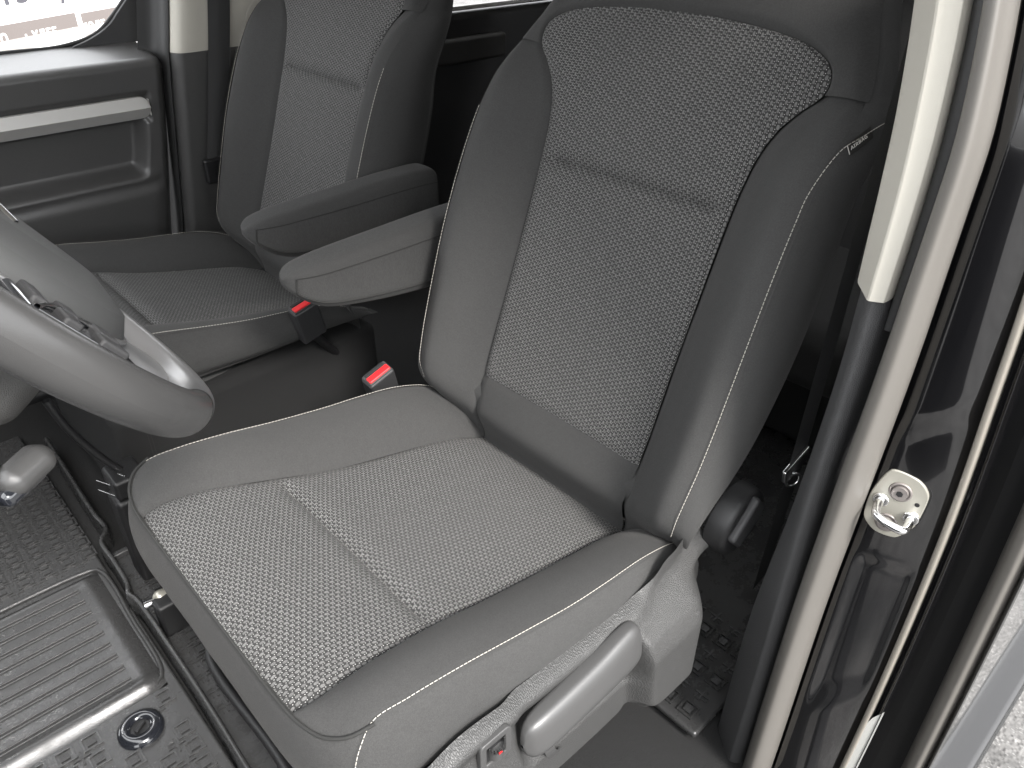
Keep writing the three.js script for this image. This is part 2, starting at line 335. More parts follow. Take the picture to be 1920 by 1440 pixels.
  const hd = mesh('headrest', xf(rbox(0.27, 0.17, 0.085, 0.035, 6), [0, 0.36 + 0.78 * CB, -0.78 * SB - 0.02], [-BA, 0, 0]), M.fabric, seat);
  for (const m of [-1, 1]) mesh('headrest_post', tube([bp(m * 0.06, 0.64, -0.04), bp(m * 0.06, 0.72, -0.03)], 0.006, 6), M.chrome, hd);

  // ---- seat cushion
  const cush = mesh('seat_cushion', xf(rbox(0.43, 0.06, 0.44, 0.02), [0, 0.272, 0.23], [-0.16, 0, 0]), M.fabric, seat);
  const cIns = (z0, z1, n) => grid(44, n, (u, v) => {
    const z = lerp(z0, z1, v), t = u * 2 - 1, w = ci(z), de = (1 - Math.abs(t)) * w;
    const dc = Math.abs(z - 0.318), df = Math.max(0, 0.4785 - z);
    const wv = 1 - sstep(0.8, 1, Math.abs(t));
    const zz = z;
    const y = cy(z) + 0.004 * (1 - t * t) - dipAt(de, 0.003, 0.005) - (0.0065 * Math.exp(-dc * dc / 0.00013) + 0.005 * Math.exp(-dc / 0.003)) * wv + 0.0008 * (n16(t * 0.4, z * 2.5) - 0.5) - dipAt(df, 0.002, 0.005);
    const wq = 0.0022 * (n8(t * 0.35 + 0.2, z * 2.2) - 0.5); return [t * w, y, zz, t * w + wq, z + wq];
  });
  mesh('rear_insert_panel', cIns(-0.06, 0.318, 60), M.weave, cush);
  mesh('front_insert_panel', cIns(0.318, 0.4795, 40), M.weave, cush);
  const per = cPer.map((p) => V(...p));
  for (const m of [-1, 1]) {
    const A = [], B = per.map((p) => V(m * p.x, p.y, p.z));
    for (let k = 0; k <= 26; k++) { const z = lerp(-0.05, 0.4795, k / 26); A.push(V(m * ci(z), cy(z), z)); }
    const ra = resample(A, 80), rb = resample(B, 80);
    mesh('cushion_bolster', grid(80, 22, (u, v) => {
      const i = Math.round(u * 80), p = ra[i].clone().lerp(rb[i], v), wd = ra[i].distanceTo(rb[i]);
      const lift = 0.013 * Math.sin(Math.PI * Math.pow(v, 0.9)) * clamp(wd / 0.08, 0, 1);
      p.y += 0.0016 * (n8(p.x * 2.3, p.z * 2.1 + m * 0.3) - 0.5) + lift - dipAt(v * wd, 0.003, 0.005) - dipAt((1 - v) * wd, 0.0025, 0.004);
      return [p.x, p.y, p.z, p.x, p.z];
    }), M.fabric, cush);
    // pale stitching and the side panel below it
    const st = per.slice(1, 10).map((p) => V(m * (p.x - 0.003), p.y + 0.0006, p.z));
    st.push(V(m * 0.2395, 0.429, 0.4525), V(m * 0.242, 0.412, 0.4615), V(m * 0.2425, 0.39, 0.464), V(m * 0.240, 0.365, 0.463));
    mesh('cushion_stitching', stitchRow(st), M.stitch, cush);
  }
  // side and front panels hang from the edge seam all round
  const ring = []; for (let k = 0; k < per.length; k++) ring.push(V(-per[k].x, per[k].y, per[k].z)); ring.push(V(-0.08, 0.4195, 0.4798), V(0.08, 0.4195, 0.4798)); for (let k = per.length - 1; k >= 0; k--) ring.push(per[k].clone());
  const NR = 240, rr = resample(ring, NR);
  mesh('cushion_side_panel', grid(NR, 20, (u, v) => {
    const i = Math.round(u * NR), p = rr[i].clone(), t = rr[Math.min(NR, i + 1)].clone().sub(rr[Math.max(0, i - 1)]); const n = V(t.z, 0, -t.x).normalize(); if (n.dot(V(p.x, 0, p.z - 0.2)) < 0) n.negate();
    const front = sstep(0.44, 0.475, p.z), bot = lerp(0.326, 0.338, front);
    const q = v; p.y = lerp(p.y - 0.001, bot, q);
    const bul = lerp(0.014, 0.012, front) * Math.sin(Math.min(1, q * 1.05) * Math.PI * 0.85) - 0.014 * sstep(0.75, 1, q) - dipAt(q * 0.08, 0.003, 0.004);
    p.addScaledVector(n, bul + (0.002 * (n8(i / NR * 2.7, q * 0.25) - 0.5) + 0.0009 * (n32(i / NR * 1.9, q * 0.12) - 0.5)) * Math.sin(q * Math.PI));
    return [p.x, p.y, p.z, i / NR * 1.3, q * 0.09];
  }), M.fabric, cush);
  mesh('edge_piping', tube(ring.slice(9, ring.length - 9).map((p) => p.clone().add(V(0, 0.0004, 0.0005))), 0.0017, 80, 6), M.piping, cush);
  return { back, cush };
}

// driver's seat ----------------------------------------------------
const driver = thing('driver_seat', 'large grey cloth front seat in the middle with patterned centre panels and silver height lever', 'car seat', [0, 0.05, 0]);
const dl = (g) => g.translate(0, -0.05, 0);
{
  const { back, cush } = makeSeat(driver, 1);
  driver.children.forEach((c) => { c.position.y -= 0.05; });

  // grained side shield with its rear housing, one height field seen from the door side
  const topT = [[-0.02, 0.370], [0.0, 0.380], [0.04, 0.388], [0.060, 0.388], [0.074, 0.385], [0.086, 0.379], [0.098, 0.372], [0.115, 0.366], [0.157, 0.362], [0.24, 0.365], [0.313, 0.371], [0.36, 0.376], [0.39, 0.372], [0.42, 0.358], [0.47, 0.31]];
  const botT = [[-0.02, 0.30], [0.0, 0.215], [0.02, 0.203], [0.10, 0.20], [0.13, 0.21], [0.15, 0.196], [0.30, 0.20], [0.47, 0.225]];
  const fx = (z, y) => {
    const top = tab(topT, z), dTop = top - y, nose = sstep(0.285, 0.312, z + (0.30 - y) * 0.12);
    let x = 0.262 + 0.15 * clamp(dTop, 0, 0.10);
    x += 0.005 * nose + 0.006 * sstep(0.03, 0.012, dTop) * sstep(0.09, 0.13, z);
    x -= 0.016 * sstep(0.026, 0.036, dTop) * sstep(0.255, 0.285, y) * (1 - nose) * sstep(0.11, 0.14, z);
    x -= 0.013 * Math.pow(1 - clamp(dTop / 0.011, 0, 1), 2) * sstep(0.08, 0.13, z);
    const bz = sstep(0.146, 0.122, z - (y - 0.26) * 0.12), by = sstep(0.366, 0.326, y + 0.1 * Math.max(0, 0.05 - z));
    const blk = bz * by; x = lerp(x, 0.304 - 0.05 * sstep(0.05, -0.02, z) - 0.02 * sstep(0.30, 0.36, y), blk);
    const neck = sstep(0.10, 0.06, z) * sstep(0.345, 0.37, y); x = lerp(x, 0.258 - 0.012 * sstep(0.06, 0.0, z), neck * (1 - blk));
    x -= 0.010 * sstep(0.014, 0, y - tab(botT, z));
    x -= 0.035 * sstep(0.40, 0.47, z);
    return x;
  };
  const sh = mesh('side_shield', dl(grid(150, 90, (u, v) => { const z = lerp(-0.02, 0.47, u), y = lerp(tab(botT, z), tab(topT, z), v); return [fx(z, y), y, z, z, y]; })), M.grain, driver);
  // silver seat height lever
  const sec = [[0.308, 0.3175, 0.002, 0.002], [0.305, 0.3175, 0.013, 0.005], [0.297, 0.318, 0.0205, 0.0095], [0.282, 0.319, 0.0235, 0.0125], [0.25, 0.322, 0.024, 0.0135], [0.20, 0.327, 0.025, 0.0135], [0.165, 0.331, 0.027, 0.0125], [0.147, 0.333, 0.0265, 0.011], [0.138, 0.333, 0.021, 0.008], [0.136, 0.333, 0.002, 0.002]];
  mesh('height_lever', dl(grid(40, 60, (u, v) => {
    const k = v * (sec.length - 1), T = (c) => tab(sec.map((s, i) => [i, s[c]]), k), a = u * Math.PI * 2;
    const e = 0.62, cx = Math.sign(Math.cos(a)) * Math.pow(Math.abs(Math.cos(a)), e), sy = Math.sign(Math.sin(a)) * Math.pow(Math.abs(Math.sin(a)), e);
    const hy = T(2) * sy, hx = T(3) * cx + 0.004 * (hy / 0.025) * -1;
    return [0.2795 + hx, T(1) + hy, T(0), u * 0.1, T(0)];
  })), M.lever, driver);
  // thumb wheel of the seat heater in its bezel
  const sw = mesh('heater_switch', dl((() => { const s = new THREE.Shape(); const w = 0.0165, r = 0.005; s.moveTo(-w + r, -w); s.lineTo(w - r, -w); s.quadraticCurveTo(w, -w, w, -w + r); s.lineTo(w, w - r); s.quadraticCurveTo(w, w, w - r, w); s.lineTo(-w + r, w); s.quadraticCurveTo(-w, w, -w, w - r); s.lineTo(-w, -w + r); s.quadraticCurveTo(-w, -w, -w + r, -w);
    const h = new THREE.Path(); const q = 0.0115; h.moveTo(-q, -q); h.lineTo(-q, q); h.lineTo(q, q); h.lineTo(q, -q); s.holes.push(h);
    const g = new THREE.ExtrudeGeometry(s, { depth: 0.004, bevelEnabled: true, bevelSize: 0.001, bevelThickness: 0.001, bevelSegments: 2 }); g.rotateY(Math.PI / 2); g.scale(1, 1.2, 1.1); g.translate(0.2735, 0.345, 0.340); return g; })()), M.lever, driver);
  mesh('switch_well', dl(xf(rbox(0.004, 0.0245, 0.0245, 0.001), [0.2745, 0.345, 0.340])), M.plasticBlack, sw);
  mesh('thumb_wheel', dl(xf(new THREE.CylinderGeometry(0.0085, 0.0085, 0.013, 24), [0.2755, 0.343, 0.339], [0, 0, 0])), M.lever, sw);
  mesh('ribbed_collar', dl(merge(Array.from({ length: 20 }, (_, i) => { const a = i / 20 * Math.PI * 2; return xf(new THREE.BoxGeometry(0.0016, 0.006, 0.0016), [0.2755 + Math.cos(a) * 0.0095, 0.352, 0.339 + Math.sin(a) * 0.0095], [0, -a, 0]); }))), M.grain, sw);
  mesh('red_mark', dl(xf(new THREE.BoxGeometry(0.0008, 0.0016, 0.004), [0.2855, 0.3515, 0.341])), M.red, sw);
  // grey pull strap hanging from under the lever
  mesh('pull_strap', dl(loft([[V(0.276, 0.300, 0.278), V(0.282, 0.282, 0.279), V(0.282, 0.262, 0.272), V(0.279, 0.246, 0.258)], [V(0.278, 0.300, 0.266), V(0.284, 0.282, 0.267), V(0.284, 0.266, 0.261), V(0.281, 0.253, 0.248)]], 20, 4)), M.lever, driver);
  // recliner knob behind the shield
  const kn = mesh('recliner_knob', dl((() => { const pts = [[0, 0.028], [0.03, 0.028], [0.036, 0.026], [0.040, 0.02], [0.042, 0.0]].map((p) => new THREE.Vector2(p[0], p[1])); const g = new THREE.LatheGeometry(pts, 40); g.scale(1, 1, 1.15); g.rotateZ(-Math.PI / 2); g.rotateX(0.5); g.translate(0.252, 0.372, -0.062); return g; })()), M.plasticBlack, driver);
  mesh('knob_grip', dl(xf(rbox(0.012, 0.03, 0.062, 0.005), [0.283, 0.383, -0.055], [0.75, 0, 0])), M.plastic, kn);
  // frame and rails under the cushion
  mesh('seat_frame', dl(merge([xf(rbox(0.40, 0.06, 0.40, 0.01), [0, 0.24, 0.19]), xf(rbox(0.03, 0.10, 0.40, 0.008), [0.19, 0.17, 0.19]), xf(rbox(0.03, 0.10, 0.40, 0.008), [-0.19, 0.17, 0.19])])), M.black, driver);
  for (const m of [-1, 1]) mesh('slide_rail', dl(xf(rbox(0.035, 0.07, 0.50, 0.006), [m * 0.19, 0.09, 0.20])), M.plasticBlack, driver);
  mesh('slide_release_bar', dl(tube([V(-0.19, 0.17, 0.34), V(-0.19, 0.16, 0.43), V(-0.17, 0.155, 0.452), V(0, 0.15, 0.455), V(0.17, 0.155, 0.452), V(0.19, 0.17, 0.42)], 0.0065, 60, 10)), M.plasticBlack, driver);
  // AIRBAG tag sewn into the side seam
  const tagPos = bp(0.2640, 0.474, 0.014);
  mesh('airbag_tag', dl((() => { const g = new THREE.PlaneGeometry(0.030, 0.0135); g.rotateZ(0.55); g.rotateY(Math.PI / 2 - 0.36); return g.translate(0, 0.05, 0); })()), (() => {
    const c = document.createElement('canvas'); c.width = 512; c.height = 232; const x = c.getContext('2d'); x.fillStyle = '#2b2a28'; x.fillRect(0, 0, 512, 232);
    x.fillStyle = '#e8e6e0'; x.fillRect(10, 20, 16, 192); x.font = 'bold 96px sans-serif'; x.textBaseline = 'middle'; x.fillText('AIRBAG', 62, 122, 410);
    const t = new THREE.CanvasTexture(c); t.colorSpace = THREE.SRGBColorSpace; return std(1, 1, 1, 0.8, { map: t });
  })(), back).position.copy(tagPos);
}
const armrest = (sgn, x0, tip, dy) => {
  // tapered boat-shaped rest: [z, top, bottom, half width]
  const S = [[tip + 0.001, 0.578, 0.572, 0.004], [tip - 0.004, 0.584, 0.562, 0.014], [tip - 0.018, 0.590, 0.546, 0.024], [tip - 0.045, 0.594, 0.528, 0.030], [tip - 0.085, 0.597, 0.517, 0.032], [tip - 0.16, 0.601, 0.505, 0.033], [tip - 0.26, 0.606, 0.496, 0.033], [tip - 0.33, 0.606, 0.496, 0.033], [tip - 0.345, 0.60, 0.505, 0.03]];
  const T = (c, k) => tab(S.map((s, i) => [i, s[c]]), k);
  const at = (k, a) => { const e = 0.42, cx = Math.sign(Math.cos(a)) * Math.pow(Math.abs(Math.cos(a)), e), sy = Math.sign(Math.sin(a)) * Math.pow(Math.abs(Math.sin(a)), e); const yt = T(1, k), yb = T(2, k); return [x0 + T(3, k) * cx, dy + (yt + yb) / 2 + (yt - yb) / 2 * sy, T(0, k)]; };
  const g = [grid(48, 64, (u, v) => { const p = at(v * (S.length - 1), u * Math.PI * 2); return [p[0], p[1], p[2], u * 0.22, p[2]]; })];
  for (const k of [0, S.length - 1]) g.push(grid(24, 2, (u, v) => { const p = at(k, u * Math.PI * 2), c = at(k, 0); return [lerp(x0, p[0], v), lerp(dy + (T(1, k) + T(2, k)) / 2, p[1], v), p[2], 0, 0]; }));
  const seams = [];
  for (const m of [-1, 1]) {
    const lowA = [], upA = [];
    for (let k = 1.6; k <= 7.9; k += 0.35) { const p = at(k, m > 0 ? -0.42 : Math.PI + 0.42); lowA.push(V(p[0] + m * 0.0006, p[1], p[2])); const q = at(k, m > 0 ? 0.28 : Math.PI - 0.28); upA.push(V(q[0] + m * 0.0002, q[1], q[2])); }
    seams.push(tube(lowA, 0.0017, 50, 6), tube([lowA[0], at(1.5, m > 0 ? -0.2 : Math.PI + 0.2), upA[0]].map((p) => p.isVector3 ? p : V(...p)), 0.0015, 12, 6), tube(upA, 0.0009, 50, 5));
  }
  return { body: merge(g), seams: merge(seams) };
};
{
  const a = armrest(-1, -0.318, 0.192, -0.010);
  const o = mesh('armrest', dl(a.body), M.fabric, driver); mesh('armrest_piping', dl(a.seams), M.piping, o);
}

// passenger seat ---------------------------------------------------
const PX = -0.788, PZ = -0.046;
const pass = thing('passenger_seat', 'grey cloth front seat on the far side beside the door with the silver strip', 'car seat', [PX, 0.05, PZ]);
{
  makeSeat(pass, -1);
  pass.children.forEach((c) => { c.position.y -= 0.05; });
  mesh('seat_base', dl(boxUV(xf(rbox(0.47, 0.25, 0.50, 0.02, 4), [0, 0.177, 0.20]))), M.carpet, pass);
  mesh('base_stitching', dl(merge([stitchRow([V(0.2358, 0.31, 0.40), V(0.2358, 0.10, 0.40)]), stitchRow([V(0.2358, 0.31, 0.405), V(0.2358, 0.10, 0.405)])])), M.piping, pass);
  const a = armrest(1, 0.310, 0.211, 0.006);
  const o = mesh('armrest', dl(a.body), M.fabric, pass); mesh('armrest_piping', dl(a.seams), M.piping, o);
}

// belt buckles -----------------------------------------------------
function buckle(pos, rot, label) {
  const t = thing('seat_belt_buckle', label, 'belt buckle', pos, 'belt buckles between the front seats'); t.rotation.set(...rot);
  const b = mesh('housing', merge([xf(rbox(0.026, 0.075, 0.048, 0.005, 4), [0, -0.0375, 0]), xf(rbox(0.022, 0.004, 0.044, 0.0015), [0, 0.0005, 0])]), M.plastic, t);
  mesh('tongue_slot', xf(rbox(0.006, 0.004, 0.036, 0.001), [-0.0075, 0.002, 0]), M.black, b);
  mesh('release_button', xf(rbox(0.0115, 0.006, 0.040, 0.0018), [0.0035, 0.0022, 0]), M.red, t, 'red release button');
  mesh('stalk', tube([V(0, -0.07, 0), V(-0.004, -0.12, -0.02), V(-0.02, -0.19, -0.05)], 0.008, 16), M.plasticBlack, t);
  return t;
}
buckle([-0.280, 0.388, 0.083], [0.32, 0, -0.25], 'red and black belt buckle standing beside the nearer seat cushion');
buckle([-0.515, 0.412, 0.072], [0.25, 0, -0.2], 'red and black belt buckle under the armrests against the far seat');

// ------------------------------------------------------------------ steering wheel
{
  const tau = 36 * Math.PI / 180;
  const w = thing('steering_wheel', 'satin grey steering wheel cut off at the left edge of the picture', 'steering wheel', [0, 0.82, 0.56]);
  // local frame: x left of car, y up the wheel plane, z towards the driver
  const Rm = new THREE.Matrix4().makeBasis(V(-1, 0, 0), V(0, Math.cos(tau), Math.sin(tau)), V(0, Math.sin(tau), -Math.cos(tau))); w.setRotationFromMatrix(Rm);
  const R = 0.18;
  const ring = (a0, a1, r) => { const n = 90; return grid(n, 40, (u, v) => { const a = lerp(a0, a1, u), b = v * Math.PI * 2, q = R + r * Math.cos(b) * 0.92; return [q * Math.cos(a), q * Math.sin(a), r * 1.12 * Math.sin(b), a * R, b * r]; }); };
  const B0 = -Math.PI / 2;
  mesh('rim', ring(B0 + 0.652, B0 + Math.PI * 2 - 0.652, 0.0155), M.wheelRim, w);
  mesh('rim_joint', ring(B0 - 0.66, B0 + 0.66, 0.0138), M.black, w);
  const ins = mesh('lower_rim_insert', ring(B0 - 0.640, B0 + 0.640, 0.0157), M.wheelBezel, w);
  mesh('hub', (() => { const g = new THREE.LatheGeometry([[0, 0.034], [0.05, 0.031], [0.078, 0.02], [0.088, 0.004], [0.086, -0.02], [0.07, -0.035]].map((p) => new THREE.Vector2(p[0], p[1])), 56); g.rotateX(Math.PI / 2); g.scale(0.88, 1.18, 1); g.translate(0, -0.020, 0.004); return g; })(), M.airbag, w);
  const em = mesh('emblem', merge([0, 0.013].map((o) => tube([V(-0.024, -0.010 + o, 0.0355), V(-0.010, 0.003 + o, 0.038), V(0, 0.012 + o, 0.0385), V(0.010, 0.003 + o, 0.038), V(0.024, -0.010 + o, 0.0355)], 0.0026, 30, 8))), M.chrome, w, 'two chrome chevrons');
  mesh('pad_edge', (() => { const c = []; for (let k = 0; k < 60; k++) { const a = k / 60 * Math.PI * 2; c.push(V(0.0774 * Math.cos(a), -0.020 + 0.1038 * Math.sin(a), 0.008)); } return tube(c, 0.0022, 120, 8, true); })(), M.wheelBezel, w);
  for (const m of [-1, 1]) {
    const sp = mesh('spoke', grid(20, 20, (u, v) => { const x = lerp(0.065, 0.166, u), hh = lerp(0.062, 0.042, u), a = v * Math.PI * 2; return [m * x, -0.035 + hh * Math.cos(a), -0.003 + 0.011 * Math.sin(a), x, v * 0.1]; }), M.airbag, w);
    mesh('switch_pad', xf(rbox(0.052, 0.078, 0.012, 0.004), [m * 0.112, -0.040, 0.006]), M.pianoBlack, sp);
    for (const [dx, dy, bw, bh] of [[-0.010, -0.062, 0.022, 0.016], [0.014, -0.058, 0.016, 0.020], [-0.012, -0.036, 0.018, 0.012], [0.010, -0.030, 0.020, 0.012], [-0.006, -0.012, 0.030, 0.010]]) mesh('button', xf(rbox(bw, bh, 0.007, 0.0022), [m * (0.112 + dx), dy, 0.0125]), M.plastic, sp);
    mesh('button_trim', tube([V(m * 0.088, -0.075, 0.0125), V(m * 0.100, -0.050, 0.014), V(m * 0.112, -0.022, 0.014), V(m * 0.135, -0.006, 0.0125)], 0.0016, 20, 8), M.chrome, sp);
  }
  mesh('lower_spoke', loft([[V(-0.055, -0.09, 0.004), V(-0.05, -0.125, -0.004), V(-0.052, -0.163, -0.002)], [V(-0.02, -0.07, 0.014), V(-0.02, -0.11, 0.006), V(-0.022, -0.172, 0.004)], [V(0.02, -0.07, 0.014), V(0.02, -0.11, 0.006), V(0.022, -0.172, 0.004)], [V(0.055, -0.09, 0.004), V(0.05, -0.125, -0.004), V(0.052, -0.163, -0.002)]], 20, 16), M.wheelBezel, w);
}


// column cover behind the wheel, with the stalk below it
{
  const tau = 36 * Math.PI / 180;
  const c = thing('steering_column_cover', 'pale grey steering column cover below and behind the steering wheel', 'column cover', [0, 0.82, 0.56]);
  c.setRotationFromMatrix(new THREE.Matrix4().makeBasis(V(-1, 0, 0), V(0, Math.cos(tau), Math.sin(tau)), V(0, Math.sin(tau), -Math.cos(tau))));
  mesh('lower_shroud', boxUV(xf(rbox(0.095, 0.115, 0.07, 0.022, 6), [0.056, -0.062, -0.072])), M.column, c);
  mesh('neck', xf(new THREE.CylinderGeometry(0.045, 0.055, 0.05, 30), [0, 0, -0.05], [Math.PI / 2, 0, 0]), M.plasticBlack, c);
  const s = thing('column_stalk', 'dark stalk with a pale grey tip below the steering wheel at the left edge', 'control stalk', [0.060, 0.686, 0.590]);
  mesh('arm', tube([V(-0.03, -0.012, 0.09), V(0, -0.004, 0.04), V(0.012, 0.0, 0.0)], 0.010, 20, 12), M.plastic, s);
  mesh('tip', xf(rbox(0.026, 0.021, 0.040, 0.0098, 6), [0.012, 0, -0.012], [0.15, 0.5, 0.2]), M.wheelRim, s, 'pale grey rounded tip');
  mesh('tip_insert', xf(rbox(0.016, 0.012, 0.034, 0.005, 4), [0.018, -0.006, -0.006], [0.15, 0.5, 0.2]), M.pianoBlack, s);
  mesh('collar', (() => { const g = new THREE.TorusGeometry(0.0125, 0.0025, 10, 28); g.rotateY(0.4); g.translate(0.006, -0.001, 0.012); return g; })(), M.pianoBlack, s);
}
// dashboard in front of the wheel, out of the picture but shading the footwell
{
  const d = thing('dashboard', 'dark dashboard in front of the steering wheel', 'dashboard', [-0.42, 0.35, 1.15]);
  mesh('dash_body', boxUV(xf(rbox(1.45, 0.40, 0.50, 0.06, 5), [0, 0.18, 0.02])), M.plasticBlack, d);
  mesh('dash_top_pad', boxUV(xf(rbox(1.44, 0.05, 0.48, 0.02, 4), [0, 0.395, 0.03])), M.grainDark, d);
}

// ------------------------------------------------------------------ passenger door
const px0 = (y) => -1.13 - (0.74 - y) * 0.12;
{
  const zr = (y) => tab([[0.06, 0.06], [0.328, 0.030], [0.503, 0.005], [0.616, -0.009], [0.728, -0.018], [0.76, -0.010]], y);
  const D = thing('passenger_door', 'dark grey front door trim with a silver strip under the far window', 'car door', [-1.16, 0.06, 0.4]);
  const L = (g) => g.translate(1.16, -0.06, -0.4);
  const ZF = 1.0, YR = 0.701;
  const e = (z, y) => {
    const q = z - zr(y);
    let v = 0.004 - 0.03 * Math.pow(1 - clamp(q / 0.026, 0, 1), 2);
    const wall = sstep(0.028, 0.052, q - 0.02 + 0.10 * (0.56 - y) * sstep(0.60, 0.48, y) * -1);
    v -= 0.010 * sstep(0.595, 0.600, y) * sstep(0.653, 0.648, y) * sstep(0.040, 0.046, q);
    const pk = sstep(0.601, 0.598, y) * sstep(0.476, 0.506, y) * wall;
    v -= 0.038 * pk;
    v += 0.010 * sstep(0.476, 0.44, y) * sstep(0.10, 0.30, y) * sstep(0, 0.05, q);
    v += 0.006 * Math.exp(-Math.pow((y - 0.478) / 0.012, 2)) * sstep(0.02, 0.06, q);
    return v;
  };
  mesh('trim_panel', L(grid(150, 170, (u, v) => {
    if (v < 0.76) { const y = lerp(-0.02, YR, v / 0.76), z = lerp(zr(y), ZF, Math.pow(u, 1.6)); return [px0(y) + e(z, y), y, z, z, y]; }
    // rounded shoulder, then a broad slope rising outwards to the window
    const k = (v - 0.76) / 0.24, rs = 0.018, a = Math.min(1, k / 0.4) * 1.36, kk = clamp((k - 0.4) / 0.6, 0, 1), yS = YR + rs * Math.sin(a) + kk * 0.020, z0 = zr(yS), z = lerp(z0, ZF, Math.pow(u, 1.6));
    const ed = 0.03 * Math.pow(1 - clamp((z - z0) / 0.026, 0, 1), 2);
    const y = yS, x = px0(YR) + 0.004 - rs + rs * Math.cos(a) - kk * 0.100 - ed;
    return [x, y - ed * 0.4, z, z, YR + a * rs + kk * 0.07];
  })), M.doorSkin, D);
  const zs = 0.034, facet = (y0, e0, y1, e1) => L(grid(60, 6, (u, v) => {
    const z = zs + 0.96 * Math.pow(u, 2.2), k = clamp((0.020 - (z - zs)) / 0.020, 0, 1), sh = Math.sqrt(Math.max(0, 1 - k * k));
    const yy = lerp(y0, y1, v), y = yy > 0.624 ? 0.624 + (yy - 0.624) * lerp(0.25, 1, sh) : 0.624 + (yy - 0.624) * lerp(0.75, 1, sh);
    return [px0(yy) + lerp(e0, e1, v), y, z, z, yy];
  }));
  const st = mesh('silver_strip', merge([facet(0.647, -0.012, 0.646, 0.004), facet(0.646, 0.004, 0.624, 0.014), L(grid(2, 4, (u, v) => { const y = lerp(0.606, 0.640, v); return [px0(y) + lerp(-0.012, 0.008, u), y, zs, 0, 0]; }))]), M.silver, D);
  mesh('strip_underside', facet(0.624, 0.014, 0.601, -0.004), M.silver, st);
  // window frame upright, corner trim and the pane
  const sh = new THREE.Shape(); sh.moveTo(0.125, 0.732); sh.quadraticCurveTo(0.055, 0.748, 0.025, 0.782); sh.lineTo(-0.055, 0.860); sh.lineTo(-0.050, 0.732); sh.closePath();
  mesh('corner_trim', L((() => { const g = new THREE.ExtrudeGeometry(sh, { depth: 0.012, bevelEnabled: true, bevelSize: 0.002, bevelThickness: 0.002, bevelSegments: 2, curveSegments: 20 }); g.rotateY(-Math.PI / 2); g.translate(-1.232, 0.004, 0); return g; })()), M.plastic, D);
  mesh('window_rubber', L(tube([V(-1.243, 0.739, 0.9), V(-1.243, 0.739, 0.25), V(-1.243, 0.740, 0.135), V(-1.243, 0.756, 0.070), V(-1.243, 0.785, 0.030), V(-1.243, 0.84, -0.025), V(-1.243, 0.93, -0.10)], 0.004, 90, 8)), M.sealDark, D);
  mesh('window_post', L(xf(rbox(0.022, 0.40, 0.028, 0.006), [-1.215, 0.935, -0.046], [0, 0, 0])), M.plastic, D);
  mesh('window_glass', L((() => { const g = new THREE.PlaneGeometry(1.0, 0.46); g.rotateY(Math.PI / 2); g.translate(-1.25, 0.965, 0.46); return g; })()), M.glass, D);
}

// ------------------------------------------------------------------ far centre pillar, its belt and the sliding door behind it
{
  const P = thing('far_door_pillar', 'far door pillar trim, cream above and charcoal below, beside the far seat', 'pillar trim', [-1.15, 0.06, -0.1]);
  const L = (g) => g.translate(1.15, -0.06, 0.1);
  const zl = (y) => tab([[0.06, 0.045], [0.32, 0.007], [0.73, -0.035], [0.82, -0.052], [1.25, -0.11]], y);
  const cv = (dz, ex, ys) => ys.map((y) => V(px0(y) + ex, y, zl(y) + dz));
  const lo = [0.06, 0.2, 0.32, 0.5, 0.65, 0.727], hi = [0.722, 0.82, 0.95, 1.1, 1.25];
  mesh('lower_trim', L(loft([cv(0.0, -0.04, lo), cv(-0.002, 0.0, lo), cv(-0.012, 0.012, lo), cv(-0.03, 0.014, lo), cv(-0.09, 0.012, lo), cv(-0.20, 0.01, lo)], 50, 40)), M.doorSkin, P);
  mesh('upper_trim', L(loft([cv(0.0, -0.03, hi), cv(-0.001, 0.004, hi), cv(-0.012, 0.019, hi), cv(-0.07, 0.021, hi), cv(-0.20, 0.016, hi)], 40, 30)), M.cream, P);
  mesh('door_seal', L(loft([cv(0.05, -0.055, [...lo, ...hi]), cv(0.022, -0.045, [...lo, ...hi]), cv(0.010, -0.016, [...lo, ...hi]), cv(0.002, -0.010, [...lo, ...hi]), cv(0.0, -0.03, [...lo, ...hi])], 60, 16)), M.sealDark, P);
  const B = thing('far_seat_belt', 'dark belt webbing hanging down the far cream pillar', 'seat belt', [-1.1, 0.4, -0.12]);
  const LB = (g) => g.translate(1.1, -0.4, 0.12);
  mesh('webbing', LB(loft([[V(-1.07, 1.2, -0.16), V(-1.095, 0.81, -0.112), V(-1.12, 0.47, -0.048)], [V(-1.065, 1.2, -0.182), V(-1.092, 0.81, -0.136), V(-1.117, 0.47, -0.070)], [V(-1.07, 1.2, -0.204), V(-1.095, 0.81, -0.160), V(-1.12, 0.47, -0.092)]], 40, 8)), M.webbing, B);
  mesh('belt_anchor', LB(xf(rbox(0.014, 0.055, 0.060, 0.006), [-1.115, 0.475, -0.072])), M.plasticBlack, B);
  const S = thing('far_sliding_door', 'dark trim of the far sliding door seen between the two front seats', 'car door', [-1.17, 0.06, -0.95]);
  const LS = (g) => g.translate(1.17, -0.06, 0.95);
  mesh('trim_panel', LS(boxUV(xf(rbox(0.06, 0.67, 1.5, 0.02, 4), [-1.185, 0.395, -1.05]))), M.plastic, S);
  mesh('pull_strip', LS(boxUV(xf(rbox(0.03, 0.065, 0.42, 0.012, 4), [-1.15, 0.637, -0.765]))), M.column, S);
  mesh('window_seal', LS(xf(rbox(0.012, 0.012, 1.5, 0.004), [-1.165, 0.738, -1.05])), M.silver, S);
  mesh('window_glass', LS((() => { const g = new THREE.PlaneGeometry(1.5, 0.45); g.rotateY(Math.PI / 2); g.translate(-1.18, 0.97, -1.05); return g; })()), M.glass, S);
}
